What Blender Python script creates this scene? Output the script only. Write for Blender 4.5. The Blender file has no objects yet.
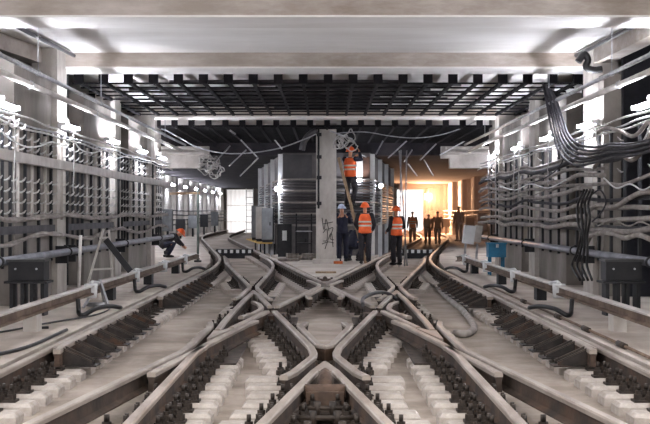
import bpy, math, random
from mathutils import Vector, Matrix
random.seed(7)
C = bpy.context.scene.collection
S = 0.119          # slope of the two crossover tracks
G = 0.76           # half gauge
YC = 18.07         # centre of the scissors crossing
F = 1250.0; H = 1.37

def at(px, py, Y):
    return Vector(((px-325)*Y/F, Y, H-(py-213)*Y/F))

# ---------------------------------------------------------------- materials
def lin(c):
    out = []
    for v in c:
        v /= 255.0
        out.append(v/12.92 if v <= .04045 else ((v+.055)/1.055)**2.4)
    return (*out, 1)

MATS = {}
def mat(name, rgb, rgb2=None, scale=4.0, rough=.8, metal=0.0, bump=0.0, detail=6, rgb3=None, stretch=(1, 1, 1), emit=0, lo=.38, hi=.68):
    if name in MATS: return MATS[name]
    m = bpy.data.materials.new(name); m.use_nodes = True
    nt = m.node_tree; b = nt.nodes['Principled BSDF']
    b.inputs['Roughness'].default_value = rough
    b.inputs['Metallic'].default_value = metal
    tc = nt.nodes.new('ShaderNodeTexCoord'); mp = nt.nodes.new('ShaderNodeMapping')
    mp.inputs['Scale'].default_value = stretch
    nt.links.new(tc.outputs['Object'], mp.inputs['Vector'])
    nz = nt.nodes.new('ShaderNodeTexNoise'); nz.inputs['Scale'].default_value = scale
    nz.inputs['Detail'].default_value = detail; nz.inputs['Roughness'].default_value = .62
    nt.links.new(mp.outputs['Vector'], nz.inputs['Vector'])
    rp = nt.nodes.new('ShaderNodeValToRGB')
    rp.color_ramp.elements[0].position = lo; rp.color_ramp.elements[1].position = hi
    rp.color_ramp.elements[0].color = lin(rgb2 or [v*.82 for v in rgb]); rp.color_ramp.elements[1].color = lin(rgb)
    nt.links.new(nz.outputs['Fac'], rp.inputs['Fac'])
    col = rp.outputs['Color']
    if rgb3:
        n2 = nt.nodes.new('ShaderNodeTexNoise'); n2.inputs['Scale'].default_value = scale*.22; n2.inputs['Detail'].default_value = 8
        n2.inputs['Roughness'].default_value = .7
        nt.links.new(mp.outputs['Vector'], n2.inputs['Vector'])
        r2 = nt.nodes.new('ShaderNodeValToRGB'); r2.color_ramp.elements[0].position = .52; r2.color_ramp.elements[1].position = .72
        nt.links.new(n2.outputs['Fac'], r2.inputs['Fac'])
        mx = nt.nodes.new('ShaderNodeMix'); mx.data_type = 'RGBA'
        nt.links.new(r2.outputs['Color'], mx.inputs['Factor']); nt.links.new(col, mx.inputs['A']); mx.inputs['B'].default_value = lin(rgb3)
        col = mx.outputs['Result']
    nt.links.new(col, b.inputs['Base Color'])
    if bump:
        bp = nt.nodes.new('ShaderNodeBump'); bp.inputs['Strength'].default_value = bump; bp.inputs['Distance'].default_value = .02
        n3 = nt.nodes.new('ShaderNodeTexNoise'); n3.inputs['Scale'].default_value = scale*5; n3.inputs['Detail'].default_value = 5
        nt.links.new(mp.outputs['Vector'], n3.inputs['Vector'])
        nt.links.new(n3.outputs['Fac'], bp.inputs['Height']); nt.links.new(bp.outputs['Normal'], b.inputs['Normal'])
    if emit:
        b.inputs['Emission Color'].default_value = lin(rgb); b.inputs['Emission Strength'].default_value = emit
    MATS[name] = m
    return m

floor_m = mat('dusty_concrete_floor', (176, 163, 151), (134, 122, 110), 1.3, .95, bump=.4, rgb3=(112, 100, 90))
walk_m = mat('walkway_concrete', (198, 188, 177), (166, 154, 143), 1.1, .95, bump=.4, rgb3=(144, 132, 122))
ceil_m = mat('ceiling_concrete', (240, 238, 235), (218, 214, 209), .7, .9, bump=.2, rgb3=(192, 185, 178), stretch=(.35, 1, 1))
beam_m = mat('beam_concrete', (190, 181, 173), (156, 145, 135), 1.6, .9, bump=.3, rgb3=(112, 94, 80), stretch=(.5, 1, 1.6))
wall_m = mat('wall_concrete', (150, 143, 136), (114, 107, 100), 1.2, .9, bump=.3, rgb3=(98, 91, 85), stretch=(1, 1, .5))
pillar_m = mat('pillar_concrete', (204, 199, 192), (168, 160, 152), 1.7, .9, bump=.3, rgb3=(150, 140, 130), stretch=(1, 1, .6))
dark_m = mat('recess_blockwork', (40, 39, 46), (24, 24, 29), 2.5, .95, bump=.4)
darkceil_m = mat('unlit_ceiling', (62, 58, 60), (40, 38, 42), 1.2, .95)  # shade of the unlit far ceiling painted in as a dark base colour
head_m = mat('worn_rail_head', (178, 167, 157), (134, 122, 112), 3.5, .55, .35, stretch=(1, .25, 1))
web_m = mat('rusty_rail_web', (82, 65, 53), (46, 37, 32), 3.0, .85, .1, bump=.2, rgb3=(104, 74, 52))
sleeper_m = mat('sleeper_concrete', (200, 191, 182), (160, 150, 141), 5, .95, bump=.4, rgb3=(150, 140, 131))
plate_m = mat('oily_steel_plate', (84, 72, 63), (48, 41, 37), 7, .7, .4)
bolt_m = mat('dark_bolt_steel', (76, 65, 57), (44, 38, 34), 12, .6, .5)
brace_m = mat('black_brace_steel', (62, 54, 50), (38, 34, 32), 6, .55, .5, rgb3=(110, 76, 52))
cast_m = mat('rusted_casting', (100, 79, 65), (60, 46, 38), 5, .75, .3, bump=.3)
black_m = mat('black_painted_steel', (38, 37, 40), (24, 24, 27), 6, .6, .2)
rack_m = mat('black_ceiling_rack', (34, 31, 33), (20, 19, 21), 4, .95)
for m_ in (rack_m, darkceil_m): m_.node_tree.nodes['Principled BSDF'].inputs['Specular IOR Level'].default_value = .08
chan_m = mat('dull_steel_channel', (92, 88, 90), (62, 59, 62), 3, .7, .2)
galv_m = mat('galvanised_steel', (190, 190, 192), (150, 150, 154), 6, .45, .5)
hook_m = mat('pale_hook_steel', (206, 203, 200), (160, 156, 153), 10, .5, .3)
pale_m = mat('pale_painted_metal', (208, 203, 198), (176, 170, 164), 3, .7)
pipe_m = mat('grey_painted_pipe', (140, 141, 147), (112, 112, 119), 2.5, .5, .3)
greycable_m = mat('dusty_grey_cable', (168, 160, 154), (128, 120, 115), 4, .8)
darkcable_m = mat('dark_cable_sheath', (72, 68, 70), (46, 43, 46), 4, .55)
riser_m = mat('charcoal_cable', (66, 63, 68), (44, 42, 47), 4, .9)
blackcable_m = mat('black_rubber_hose', (34, 32, 33), (22, 21, 22), 5, .5)
white_m = mat('white_enamel', (228, 228, 228), (204, 204, 204), 3, .6)
contact_m = mat('contact_rail_rust', (132, 112, 96), (92, 74, 62), 3, .75, .2, rgb3=(80, 64, 54))
wood_m = mat('weathered_wood', (178, 152, 122), (136, 112, 88), 3, .85, stretch=(6, 6, 1))
yellow_m = mat('yellow_timber', (222, 184, 98), (186, 146, 70), 3, .8)
greybox_m = mat('grey_cabinet_paint', (134, 136, 138), (110, 112, 114), 3, .6)
blue_m = mat('teal_blue_paint', (32, 122, 158), (24, 98, 130), 4, .55)
orange_m = mat('orange_safety_fabric', (255, 122, 66), (240, 98, 44), 9, .8)
helmet_m = mat('orange_hard_hat', (244, 108, 44), (228, 92, 34), 4, .4)
whelmet_m = mat('white_hard_hat', (206, 218, 240), (190, 202, 226), 4, .4)
navy_m = mat('navy_workwear', (40, 42, 62), (26, 28, 44), 9, .9)
char_m = mat('charcoal_workwear', (52, 48, 52), (34, 32, 36), 9, .9)
purple_m = mat('plum_workwear', (84, 58, 82), (62, 42, 62), 9, .9)
tan_m = mat('tan_workwear', (128, 96, 74), (100, 74, 58), 9, .9)
reflect_m = mat('reflective_tape', (226, 222, 212), (206, 202, 192), 14, .35, .2)
skin_m = mat('skin', (206, 150, 120), (186, 130, 102), 10, .6)
boot_m = mat('black_boots', (34, 31, 30), (22, 20, 20), 9, .7)
brick_m = mat('orange_brick', (206, 112, 62), (170, 88, 48), 12, .9)
rubble_m = mat('grey_rubble', (138, 128, 120), (96, 88, 82), 8, .95, bump=.4)
brownpanel_m = mat('brown_corner_panel', (96, 66, 48), (64, 44, 34), 3, .8)
ink_m = mat('black_marker', (38, 34, 34), (24, 22, 22), 9, .8)
tube_m = mat('fluorescent_tube', (238, 242, 255), (238, 242, 255), 1, .4, emit=46)
lamp_m = mat('warm_flood_glass', (255, 186, 128), (255, 186, 128), 1, .4, emit=40)
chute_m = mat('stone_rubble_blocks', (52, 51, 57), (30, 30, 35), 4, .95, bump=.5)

# ---------------------------------------------------------------- mesh builder
class MB:
    def __init__(s): s.v = []; s.f = []; s.sm = []
    def add(s, vs, fs, smooth=False):
        o = len(s.v); s.v += [Vector(v) for v in vs]
        s.f += [tuple(i+o for i in f) for f in fs]; s.sm += [smooth]*len(fs); return s
    def box(s, x0, x1, y0, y1, z0, z1):
        return s.add([(x0,y0,z0),(x1,y0,z0),(x1,y1,z0),(x0,y1,z0),(x0,y0,z1),(x1,y0,z1),(x1,y1,z1),(x0,y1,z1)],
                     [(0,3,2,1),(4,5,6,7),(0,1,5,4),(1,2,6,5),(2,3,7,6),(3,0,4,7)])
    def obox(s, c, d, R=None):
        a = MB().box(-d[0]/2,d[0]/2,-d[1]/2,d[1]/2,-d[2]/2,d[2]/2)
        return s.add([Vector(c)+((R @ v) if R else v) for v in a.v], a.f)
    def bar(s, p, q, w, h):              # rectangular bar between two points
        p, q = Vector(p), Vector(q); d = (q-p); L = d.length; d.normalize()
        u = Vector((0,0,1)).cross(d)
        if u.length < 1e-3: u = Vector((1,0,0))
        u.normalize(); n = d.cross(u)
        vs = []
        for c in (p, q):
            for a, b in ((-1,-1),(1,-1),(1,1),(-1,1)): vs.append(c+u*a*w/2+n*b*h/2)
        return s.add(vs, [(0,3,2,1),(4,5,6,7),(0,1,5,4),(1,2,6,5),(2,3,7,6),(3,0,4,7)])
    def tube(s, pts, r, n=8, r2=None, up=None, smooth=True):
        pts = [Vector(p) for p in pts]; k = len(pts)
        rs = r if isinstance(r, (list, tuple)) else [r]*k
        rs2 = rs if r2 is None else (r2 if isinstance(r2, (list, tuple)) else [r2]*k)
        u = None; vs = []
        for i, p in enumerate(pts):
            d = pts[min(i+1,k-1)]-pts[max(i-1,0)]
            if d.length < 1e-9: d = Vector((0,0,1))
            d.normalize()
            if u is None:
                ref = Vector(up) if up else (Vector((0,0,1)) if abs(d.z) < .9 else Vector((1,0,0)))
                u = ref
            u = u-d*u.dot(d)
            if u.length < 1e-6: u = d.orthogonal()
            u.normalize(); w = d.cross(u)
            for j in range(n):
                a = 2*math.pi*j/n
                vs.append(p+u*math.cos(a)*rs[i]+w*math.sin(a)*rs2[i])
        fs = [(i*n+j, i*n+(j+1)%n, (i+1)*n+(j+1)%n, (i+1)*n+j) for i in range(k-1) for j in range(n)]
        o = len(s.f)
        s.add(vs, fs, smooth)
        b = len(s.v)-k*n
        s.f += [tuple(b+j for j in reversed(range(n))), tuple(b+(k-1)*n+j for j in range(n))]; s.sm += [False, False]
        return s
    def sweep(s, prof, pts):             # closed profile (u sideways, v up) along a path kept upright
        pts = [Vector(p) for p in pts]; k = len(pts); n = len(prof); vs = []
        for i, p in enumerate(pts):
            d = pts[min(i+1,k-1)]-pts[max(i-1,0)]; d.z = 0; d.normalize()
            u = Vector((d.y, -d.x, 0))
            for a, b in prof: vs.append(p+u*a+Vector((0,0,b)))
        fs = [(i*n+j, i*n+(j+1)%n, (i+1)*n+(j+1)%n, (i+1)*n+j) for i in range(k-1) for j in range(n)]
        fs += [tuple(reversed(range(n))), tuple((k-1)*n+j for j in range(n))]
        return s.add(vs, fs)
    def prism(s, poly, z0, z1):
        n = len(poly)
        vs = [(x,y,z0) for x,y in poly]+[(x,y,z1) for x,y in poly]
        return s.add(vs, [tuple(reversed(range(n))), tuple(range(n,2*n))]+[(i,(i+1)%n,n+(i+1)%n,n+i) for i in range(n)])
    def ball(s, c, r, nu=12, nv=8, top=False):
        c = Vector(c); r = Vector(r if isinstance(r,(list,tuple)) else (r,r,r)); vs=[]; fs=[]
        for i in range(nv+1):
            t = (math.pi/2 if top else math.pi)*i/nv
            for j in range(nu):
                a = 2*math.pi*j/nu
                vs.append(c+Vector((r.x*math.sin(t)*math.cos(a), r.y*math.sin(t)*math.sin(a), r.z*math.cos(t))))
        fs = [(i*nu+j,(i+1)*nu+j,(i+1)*nu+(j+1)%nu,i*nu+(j+1)%nu) for i in range(nv) for j in range(nu)]
        if top: fs.append(tuple(nv*nu+j for j in range(nu)))
        return s.add(vs, fs, True)
    def mesh(s, name, m, origin=(0,0,0)):
        me = bpy.data.meshes.new(name); o = Vector(origin)
        me.from_pydata([v-o for v in s.v], [], s.f); me.polygons.foreach_set('use_smooth', s.sm)
        me.materials.append(m); me.validate(); me.update()
        return me
    def base(s):
        xs=[v.x for v in s.v]; ys=[v.y for v in s.v]; zs=[v.z for v in s.v]
        return Vector(((min(xs)+max(xs))/2,(min(ys)+max(ys))/2,min(zs)))

def wloc(o):
    p = Vector(o.location)
    while o.parent: o = o.parent; p += o.location
    return p
def part(name, mb, m, parent, label=None, kind=None):
    o = bpy.data.objects.new(name, mb.mesh(name, m, wloc(parent))); C.objects.link(o); o.parent = parent
    if label: o['label'] = label
    if kind: o['kind'] = kind
    return o
def props(o, label, cat, group=None, kind=None):
    if label: o['label'] = label
    if cat: o['category'] = cat
    if group: o['group'] = group
    o['kind'] = kind or 'thing'
    return o
def thing(name, label, cat, loc, group=None, kind=None):
    o = bpy.data.objects.new(name, None); C.objects.link(o); o.location = loc; o.empty_display_size = .2
    return props(o, label, cat, group, kind)
def solo(name, label, cat, mb, m, group=None, kind=None):
    b = mb.base(); o = bpy.data.objects.new(name, mb.mesh(name, m, b)); C.objects.link(o); o.location = b
    return props(o, label, cat, group, kind)
def struct(name, mb, m, label=None, cat=None):
    return solo(name, label, cat, mb, m, None, 'structure')
def copy_tree(o, loc=None, parent=None):
    c = o.copy(); C.objects.link(c); c.parent = parent
    if loc is not None: c.location = loc
    for ch in o.children: copy_tree(ch, None, c)
    return c
ONES = ['', 'first','second','third','fourth','fifth','sixth','seventh','eighth','ninth','tenth','eleventh','twelfth','thirteenth','fourteenth','fifteenth','sixteenth','seventeenth','eighteenth','nineteenth']
TENS = {2:('twenty','twentieth'),3:('thirty','thirtieth'),4:('forty','fortieth'),5:('fifty','fiftieth'),6:('sixty','sixtieth')}
def nth(i):
    if i < 20: return ONES[i]
    t, r = divmod(i, 10)
    return TENS[t][1] if r == 0 else TENS[t][0]+'-'+ONES[r]
def lerp(pts, step):                       # densify a polyline
    out = []
    for a, b in zip(pts, pts[1:]):
        a, b = Vector(a), Vector(b); n = max(1, int((b-a).length/step))
        out += [a+(b-a)*i/n for i in range(n)]
    return out+[Vector(pts[-1])]
def smooth(pts, k=6):                      # Catmull-Rom
    P = [Vector(p) for p in pts]; P = [P[0]*2-P[1]]+P+[P[-1]*2-P[-2]]; out = []
    for i in range(1, len(P)-2):
        a, b, c, d = P[i-1:i+3]
        for j in range(k):
            t = j/k
            out.append(.5*((2*b)+(c-a)*t+(2*a-5*b+4*c-d)*t*t+(3*b-a-3*c+d)*t**3))
    return out+[P[-2]]

# ---------------------------------------------------------------- setting: floor, walls, ceiling
FZ, WZ = -.30, -.05
struct('floor', MB().box(-11, 11, 6, 116, FZ-.3, FZ), floor_m)
for sx, nm in ((-1, 'left'), (1, 'right')):
    def xs(a, b): return (min(a*sx, b*sx), max(a*sx, b*sx))
    # walkway beside the outer rail, following its curve
    inner = [(3.02, 4), (3.02, 31), (3.3, 36), (3.85, 42), (5.2, 53), (6.75, 66), (7.6, 76), (7.9, 84), (8.25, 108)]
    poly = [(sx*a, b) for a, b in inner]+[(sx*9.9, 108), (sx*9.9, 4)]
    if sx > 0: poly.reverse()
    struct('floor_walkway_'+nm, MB().prism(list(reversed(poly)), FZ-.1, WZ), walk_m)
    # side wall: panels flush with openings between pillars
    w = MB()
    for y0, y1 in ((4, 14.5 if sx > 0 else 16.0), (19.1, 21.7), (24.6, 27.7), (30.2, 33.4)):
        if sx > 0 and y0 == 19.1: y0 = 21.3
        w.box(*xs(4.75, 5.05), y0, y1, WZ, 3.74)
    w.box(*xs(4.75, 5.05), 34.2, 36.2, 2.9, 4.3)
    struct('wall_'+nm, w, wall_m)
    b = MB()
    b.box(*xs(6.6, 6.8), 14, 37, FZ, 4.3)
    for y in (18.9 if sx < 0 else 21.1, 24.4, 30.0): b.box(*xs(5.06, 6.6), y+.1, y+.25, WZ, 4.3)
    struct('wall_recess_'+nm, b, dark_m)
    for y in (16.0, 21.75, 27.75, 33.45):
        struct('wall_pillar_'+nm, MB().box(*xs(4.66, 5.1), y, y+.8, WZ, 4.24), pillar_m)
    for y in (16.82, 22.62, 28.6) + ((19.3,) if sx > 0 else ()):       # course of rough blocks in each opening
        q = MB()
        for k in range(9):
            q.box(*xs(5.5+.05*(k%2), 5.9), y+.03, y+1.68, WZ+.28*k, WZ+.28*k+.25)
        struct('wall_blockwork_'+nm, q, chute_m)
    # far tunnel wall with pilasters
    q = MB().box(*xs(8.6, 9.0), 37, 108, WZ, 4.3)
    struct('wall_far_'+nm, q, pale_m)
    for y in range(46, 105, 6):
        struct('wall_pilaster_'+nm, MB().box(*xs(8.35, 8.6), y, y+.9, WZ, 3.4), pillar_m)
    struct('wall_return_'+nm, MB().box(*xs(5.1, 9), 36.2, 36.5, WZ, 4.3), wall_m)
    # portal at the far end
    struct('wall_portal_'+nm, MB().box(*xs(3.2, 6.05), 106, 106.6, FZ, 4.3).box(*xs(8.35, 9.9), 106, 106.6, FZ, 4.3).box(*xs(6.05, 8.35), 106, 106.6, 3.35, 4.3), wall_m)
    # stepped lintel
    struct('trim_lintel_'+nm, MB().box(*xs(4.1, 8.6), 44.0, 44.4, 3.3, 3.72).box(*xs(4.25, 8.6), 43.7, 44.0, 3.42, 3.5).box(*xs(4.25, 8.6), 43.7, 44.0, 3.6, 3.68).box(*xs(4.4, 8.6), 44.0, 44.5, 2.95, 3.3), pale_m)
struct('floor_apron', MB().prism([(-.1, 27.6), (.1, 27.6), (S*(44-24.5)-.42, 44), (-S*(44-24.5)+.42, 44)], FZ-.1, -.10), walk_m)

struct('ceiling', MB().box(-9, 9, 8, 50, 4.25, 4.55), ceil_m)
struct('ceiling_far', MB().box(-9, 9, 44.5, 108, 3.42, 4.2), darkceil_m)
beams = []
for y in (16.6, 22.45, 34.0):
    bm = struct('ceiling_beam', MB().box(-6.5, 6.5, y, y+1.0, 4.0, 4.26), beam_m)
    part('lit_soffit', MB().box(-6.5, 6.5, y+.01, y+1.0, 3.975, 4.0), ceil_m, bm)  # thin slab in paler material paints in the light on the beam underside
struct('ceiling_side_beam_left', MB().prism([(-5.47,17.55),(-4.83,22.5),(-5.1,22.5),(-5.8,17.55)][::-1], 3.98, 4.26), beam_m)
struct('ceiling_side_beam_right', MB().prism([(4.8,17.55),(4.66,22.5),(4.95,22.5),(5.1,17.55)], 3.98, 4.26), beam_m)

# ---------------------------------------------------------------- island block between the two tunnels
isl = [(-1.45, 43), (1.55, 43), (3.3, 60), (5.4, 100), (-5.3, 100), (-3.2, 60)]
struct('wall_island', MB().prism(isl, FZ, 3.44), mat('island_wall', (128, 122, 120), (88, 84, 85), 1.3, .9, bump=.3))
solo('wall_panel', 'white upper panel on the block front behind the ladder', 'panel', MB().box(.72, 1.3, 42.93, 42.99, 2.35, 3.3), pale_m)
solo('wall_panel', 'plain dark grey upper panel on the block front beside the concrete column', 'panel', MB().box(-1.42, -.45, 42.93, 42.99, 2.55, 3.36), mat('dark_grey_panel', (92, 90, 92), (74, 72, 74), 2, .8))
solo('corner_panel', 'rusty brown panel on the block corner behind the workers in orange vests', 'panel', MB().box(1.3, 1.53, 42.95, 42.99, 0, 3.3), brownpanel_m)
for sx, nm in ((-1, 'left'), (1, 'right')):
    for i, y in enumerate((43.05, 47.5, 52.0, 57.0)):
        x = (1.45 if sx < 0 else 1.55)+.103*(y-43)
        q = MB().box(*sorted((sx*x, sx*(x+.16))), y, y+.5, FZ, 3.4)
        struct('wall_island_pilaster_'+nm, q, white_m)

# central column with graffiti
col = thing('concrete_column', 'square concrete column with scribbled graffiti standing between the two tunnels', 'column', (.03, 36.4, -.1), kind='structure')
part('shaft', MB().box(-.26, .33, 36.4, 36.95, -.1, 3.98), pillar_m, col)
g = MB()
for pts in ([(322,218),(324,230),(326,219),(329,231)],[(323,233),(327,229),(327,240),(323,241)],[(329,229),(333,228),(330,238),(334,240)],[(322,244),(328,242),(334,243)],[(325,249),(331,233),(333,247)],[(323,224),(333,222)]):
    g.tube([at(p.x,p.y,36.392) for p in smooth([(a,b,0) for a,b in pts],4)], .011, 5)
part('graffiti', g, ink_m, col, 'black scribbled graffiti')
part('footing', MB().box(-.36, .43, 36.32, 37.05, -.1, .02), pillar_m, col)
cd = thing('column_conduit', 'black vertical pipe clamped along the front of the graffiti column', 'pipe', (-.2, 36.3, 1.2))
part('pipe', MB().tube([(-.19,36.33,1.5),(-.19,36.33,3.9)], .028, 8), black_m, cd)
for z in (1.6, 2.35, 2.95, 3.6): part('clamp', MB().box(-.24,-.1,36.3,36.398,z,z+.1), black_m, cd)

# ---------------------------------------------------------------- rails
HEADP = [(-.037,-.042),(.037,-.042),(.038,-.012),(.028,0),(-.028,0),(-.038,-.012)]
WEBP = [(-.066,-.18),(.066,-.18),(.066,-.168),(.014,-.148),(.010,-.06),(.034,-.0425),(-.034,-.0425),(-.010,-.06),(-.014,-.148),(-.066,-.168)]
CHKP = [(-.03,-.17),(.03,-.17),(.024,-.08),(.034,-.0425),(-.034,-.0425),(-.024,-.08)]
RAILS = []
def rail(label, pts, cat='rail', group='running rails', name='running_rail', dz=0.0):
    P = [Vector((x,y,dz)) for x,y in pts]
    t = thing(name, label, cat, (P[0].x,P[0].y,-.18), group)
    part('rail_head', MB().sweep(HEADP, P), head_m, t)
    part('rail_web', MB().sweep(CHKP if name != 'running_rail' else WEBP, P), web_m, t)
    RAILS.append([(p.x, p.y) for p in sorted(P, key=lambda p: p.y)])
    return t
def Al(y): return -S*(y-YC)-G
def Ar(y): return -S*(y-YC)+G
def Bl(y): return S*(y-YC)-G
def Br(y): return S*(y-YC)+G
def flip(pts, sx): return [(x*sx, y) for x, y in pts]
LINES = []   # (points, inner side sign) to carry sleepers
side = {-1: 'hook-covered wall', 1: 'cable-hung wall'}
def far_center(y):                       # centre line of the left branch far beyond the crossing
    if y <= 66: return -S*(y-YC)
    t = min((y-66)/16, 1); base = -S*(66-YC)
    if y <= 82: return base-(S*(y-66)-(S-.025)*(y-66)**2/32)
    return far_center(82)-.025*(y-82)
def para(x0, y0, y1, y):                 # straight until y0, then parabola reaching slope S at y1
    if y <= y0: return x0
    return x0-S*(y-y0)**2/(2*(y1-y0))
for sx in (-1, 1):
    k = -sx                              # everything below is written for the left half
    def fl(pts): return flip(pts, k)
    w = side[sx]
    rail('outermost running rail of the track along the %s' % w,
         fl([(-2.81,4.2)]+[(para(-2.81,29,41.6,y),y) for y in (12,20,29,31,33,35,37,39,41.6)]+[(far_center(y)-G,y) for y in range(43,106,3)]))
    LINES.append(('outer', sx, [(-2.81,4),(-2.81,29),(para(-2.81,29,41.6,35),35),(Al(41.6),41.6),(Al(48),48)], 1))
    rail('nearest inner rail beside the %s, bent at its far tip' % w,
         fl([(-1.29,4),(-1.29,12.3),(-1.25,13.1),(-.97,15.5),(-.88,16.0)]))
    LINES.append(('inner', sx, [(-1.29,4),(-1.29,13.6)], 1))
    rail('nearest slanting rail coming in between the two rails beside the %s' % w,
         fl([(Bl(4),4),(Bl(12.4),12.4),(-1.405,13.1),(-1.40,15.3),(-1.45,15.8)]))
    LINES.append(('slant', sx, [(Bl(4),4),(Bl(13.6),13.6)], 1))
    rail('short straight rail between the two frogs beside the %s' % w, fl([(-1.268,14.72),(-1.29,16),(-1.29,20.1),(-1.268,21.42)]))
    LINES.append(('between', sx, [(-1.29,14.4),(-1.29,21.8)], -1))
    rail('short rail from nearer frog to diamond corner, by the %s' % w, fl([(Bl(15.0),15.0),(Bl(17.6),17.6)]))
    rail('short rail from diamond corner to farther frog, by the %s' % w, fl([(Al(18.5),18.5),(Al(21.14),21.14)]))
    LINES.append(('cornernear', sx, [(Bl(14.9),14.9),(Bl(17.6),17.6)], 1))
    LINES.append(('cornerfar', sx, [(Al(18.6),18.6),(Al(21.6),21.6)], 1))
    # diamond sides
    rail('near side rail of the diamond with bent tip, toward the %s' % w,
         fl([(-.35,10.55),(-.275,10.85),(-.115,12.05),(-.112,12.35),(Al(12.9),12.9),(Al(17.6),17.6)]))
    rail('far side rail of the diamond with bent tip, toward the %s' % w,
         fl([(Bl(18.5),18.5),(Bl(23.25),23.25),(-.112,23.8),(-.115,24.1),(-.275,25.3),(-.35,25.6)]))
    LINES.append(('diamondnear', sx, [(Al(12.4),12.4),(Al(17.4),17.4)], -1.8)); LINES.append(('diamondin', sx, [(Al(13.4),13.4),(Al(17.8),17.8)], 2.0))
    LINES.append(('diamondfar', sx, [(Bl(18.7),18.7),(Bl(23.9),23.9)], -1.8)); LINES.append(('diamondinfar', sx, [(Bl(18.3),18.3),(Bl(22.7),22.7)], 2.0))
    # near V rails and far V rails
    rail('nearest rail of the central V, on the side of the %s' % w,
         fl([(Br(4),4),(Br(10.9),10.9)]))
    LINES.append(('vee', sx, [(Br(4),4),(Br(10.6),10.6),(-.25,12.3)], -2.2))
    rail('rail leaving the far tip of the diamond past the column foot toward the %s' % w,
         fl([(Ar(25.25),25.25)]+[(Ar(y),y) for y in (30,36,42,50,58,66)]+[(far_center(y)+G,y) for y in range(68,106,3)]))
    LINES.append(('farinner', sx, [(Ar(25.0),25.0),(Ar(48),48)], -1))
    # beyond the farther frog
    rail('curved rail beyond the farther frog bending toward the %s' % w,
         fl([(-.86,20.0),(-.95,20.5),(-1.245,23.0),(-1.29,23.7)]+[(para(-1.29,29,41.6,y)-.15*max(0,min(1,(y-34)/6)),y) for y in (29,31,33,35,37,39,41.0)]))
    rail('straight rail running from the farther frog out to the curve by the %s' % w,
         fl([(-1.47,20.2),(-1.41,20.7),(-1.405,23.0),(Al(23.7),23.7),(Al(32),32),(Al(35),35),(Al(38)+.10,38)]))
    LINES.append(('farcurve', sx, [(-1.29,23.6),(-1.29,29),(para(-1.29,29,41.6,35),35),(para(-1.29,29,41.6,40),40)], 1))
    LINES.append(('farstraight', sx, [(Al(23.6),23.6),(Al(41),41)], -1))
    # frog noses and spacer castings
    n = thing('frog_nose', 'rusty pointed frog nose casting, nearer one beside the %s' % w, 'frog', (k*-1.29,13.9,-.2), 'frog noses')
    part('nose', MB().prism(fl([(-1.30,13.75),(-1.27,13.75),(Bl(14.98)+.036,14.98),(Bl(14.98)-.03,14.98),(-1.235,14.7),(-1.31,14.7)])[::k], -.17, -.01), head_m, n)
    part('bed_plate', MB().box(*sorted((k*-1.62,k*-.92)),12.9,14.9,-.2,-.183), plate_m, n)
    n = thing('frog_nose', 'rusty pointed frog nose casting, farther one beside the %s' % w, 'frog', (k*-1.29,22.2,-.2), 'frog noses')
    part('nose', MB().prism(fl([(-1.31,21.44),(-1.235,21.44),(Bl(14.98)-.03,21.16),(Bl(14.98)+.036,21.16),(-1.27,22.39),(-1.30,22.39)])[::k], -.17, -.01), head_m, n)
    part('bed_plate', MB().box(*sorted((k*-1.62,k*-.92)),21.2,23.2,-.2,-.183), plate_m, n)
    n = thing('crossing_block', 'rusty crossing block at the side corner of the diamond toward the %s' % w, 'crossing block', (k*-.76,18.05,-.2), 'diamond corner blocks')
    part('block', MB().box(*sorted((k*-1.0,k*-.56)),17.72,18.4,-.19,-.09), cast_m, n)
    part('bed_plate', MB().box(*sorted((k*-1.15,k*-.40)),17.4,18.7,-.215,-.19), plate_m, n)
    rail('short bent check rail outside the side corner of the diamond toward the %s' % w,
         fl([(-1.12,16.6),(Bl(17.2)-.13,17.2),(-.93,17.85),(-.93,18.3),(Al(18.95)-.13,18.95),(-1.12,19.5)]), 'check rail', 'diamond check rails', 'check_rail')
    # guard rails
    rail('short guard rail lying close beside the slanting rail near the %s' % w,
         fl([(Bl(10.8)+.13,10.75),(Bl(11.4)+.125,11.4),(Bl(12.9)+.125,12.9)]), 'guard rail', 'short guard rails', 'guard_rail')
    for (y0, y1, nb, word) in ((12.4, 17.6, 8, 'nearer'), (20.2, 26.4, 9, 'farther')):
        t = thing('guard_rail', '%s guard rail with black slanting braces on the outer rail beside the %s' % (word, w), 'guard rail', (k*-2.68,y0,-.18), 'braced guard rails')
        P = [Vector((x*k,y,.012)) for x,y in ((-2.66,y0),(-2.695,y0+.5),(-2.695,y1-.5),(-2.66,y1))]
        part('rail_head', MB().sweep(HEADP, P), head_m, t)
        part('rail_web', MB().sweep(CHKP, P), cast_m, t); RAILS.append([(p.x, p.y) for p in P])
        part('cover_strip', MB().box(*sorted((k*-2.765,k*-2.74)), y0+.3, y1-.3, -.05, .0), head_m, t)
        for i in range(nb):
            y = y0+.3+i*(y1-y0-.6)/(nb-1)
            q = MB()
            ed = MB()
            for dy in (-.075, .075):
                pr = [(-2.652,-.005),(-2.652,-.165),(-2.35,-.165),(-2.35,-.140)]
                vs = [(x*k, y+dy-.011, z) for x,z in pr]+[(x*k, y+dy+.011, z) for x,z in pr]
                q.add(vs, [(0,1,2,3),(7,6,5,4),(0,4,5,1),(1,5,6,2),(2,6,7,3),(3,7,4,0)])
                ed.bar((k*-2.652,y+dy,.004),(k*-2.345,y+dy,-.134),.026,.012)
            q.box(*sorted((k*-2.62,k*-2.30)), y-.13, y+.13, -.18, -.166)
            bo = part('brace', q, brace_m, t)
            part('edge_strip', ed, plate_m, bo, 'worn steel edge')
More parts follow.
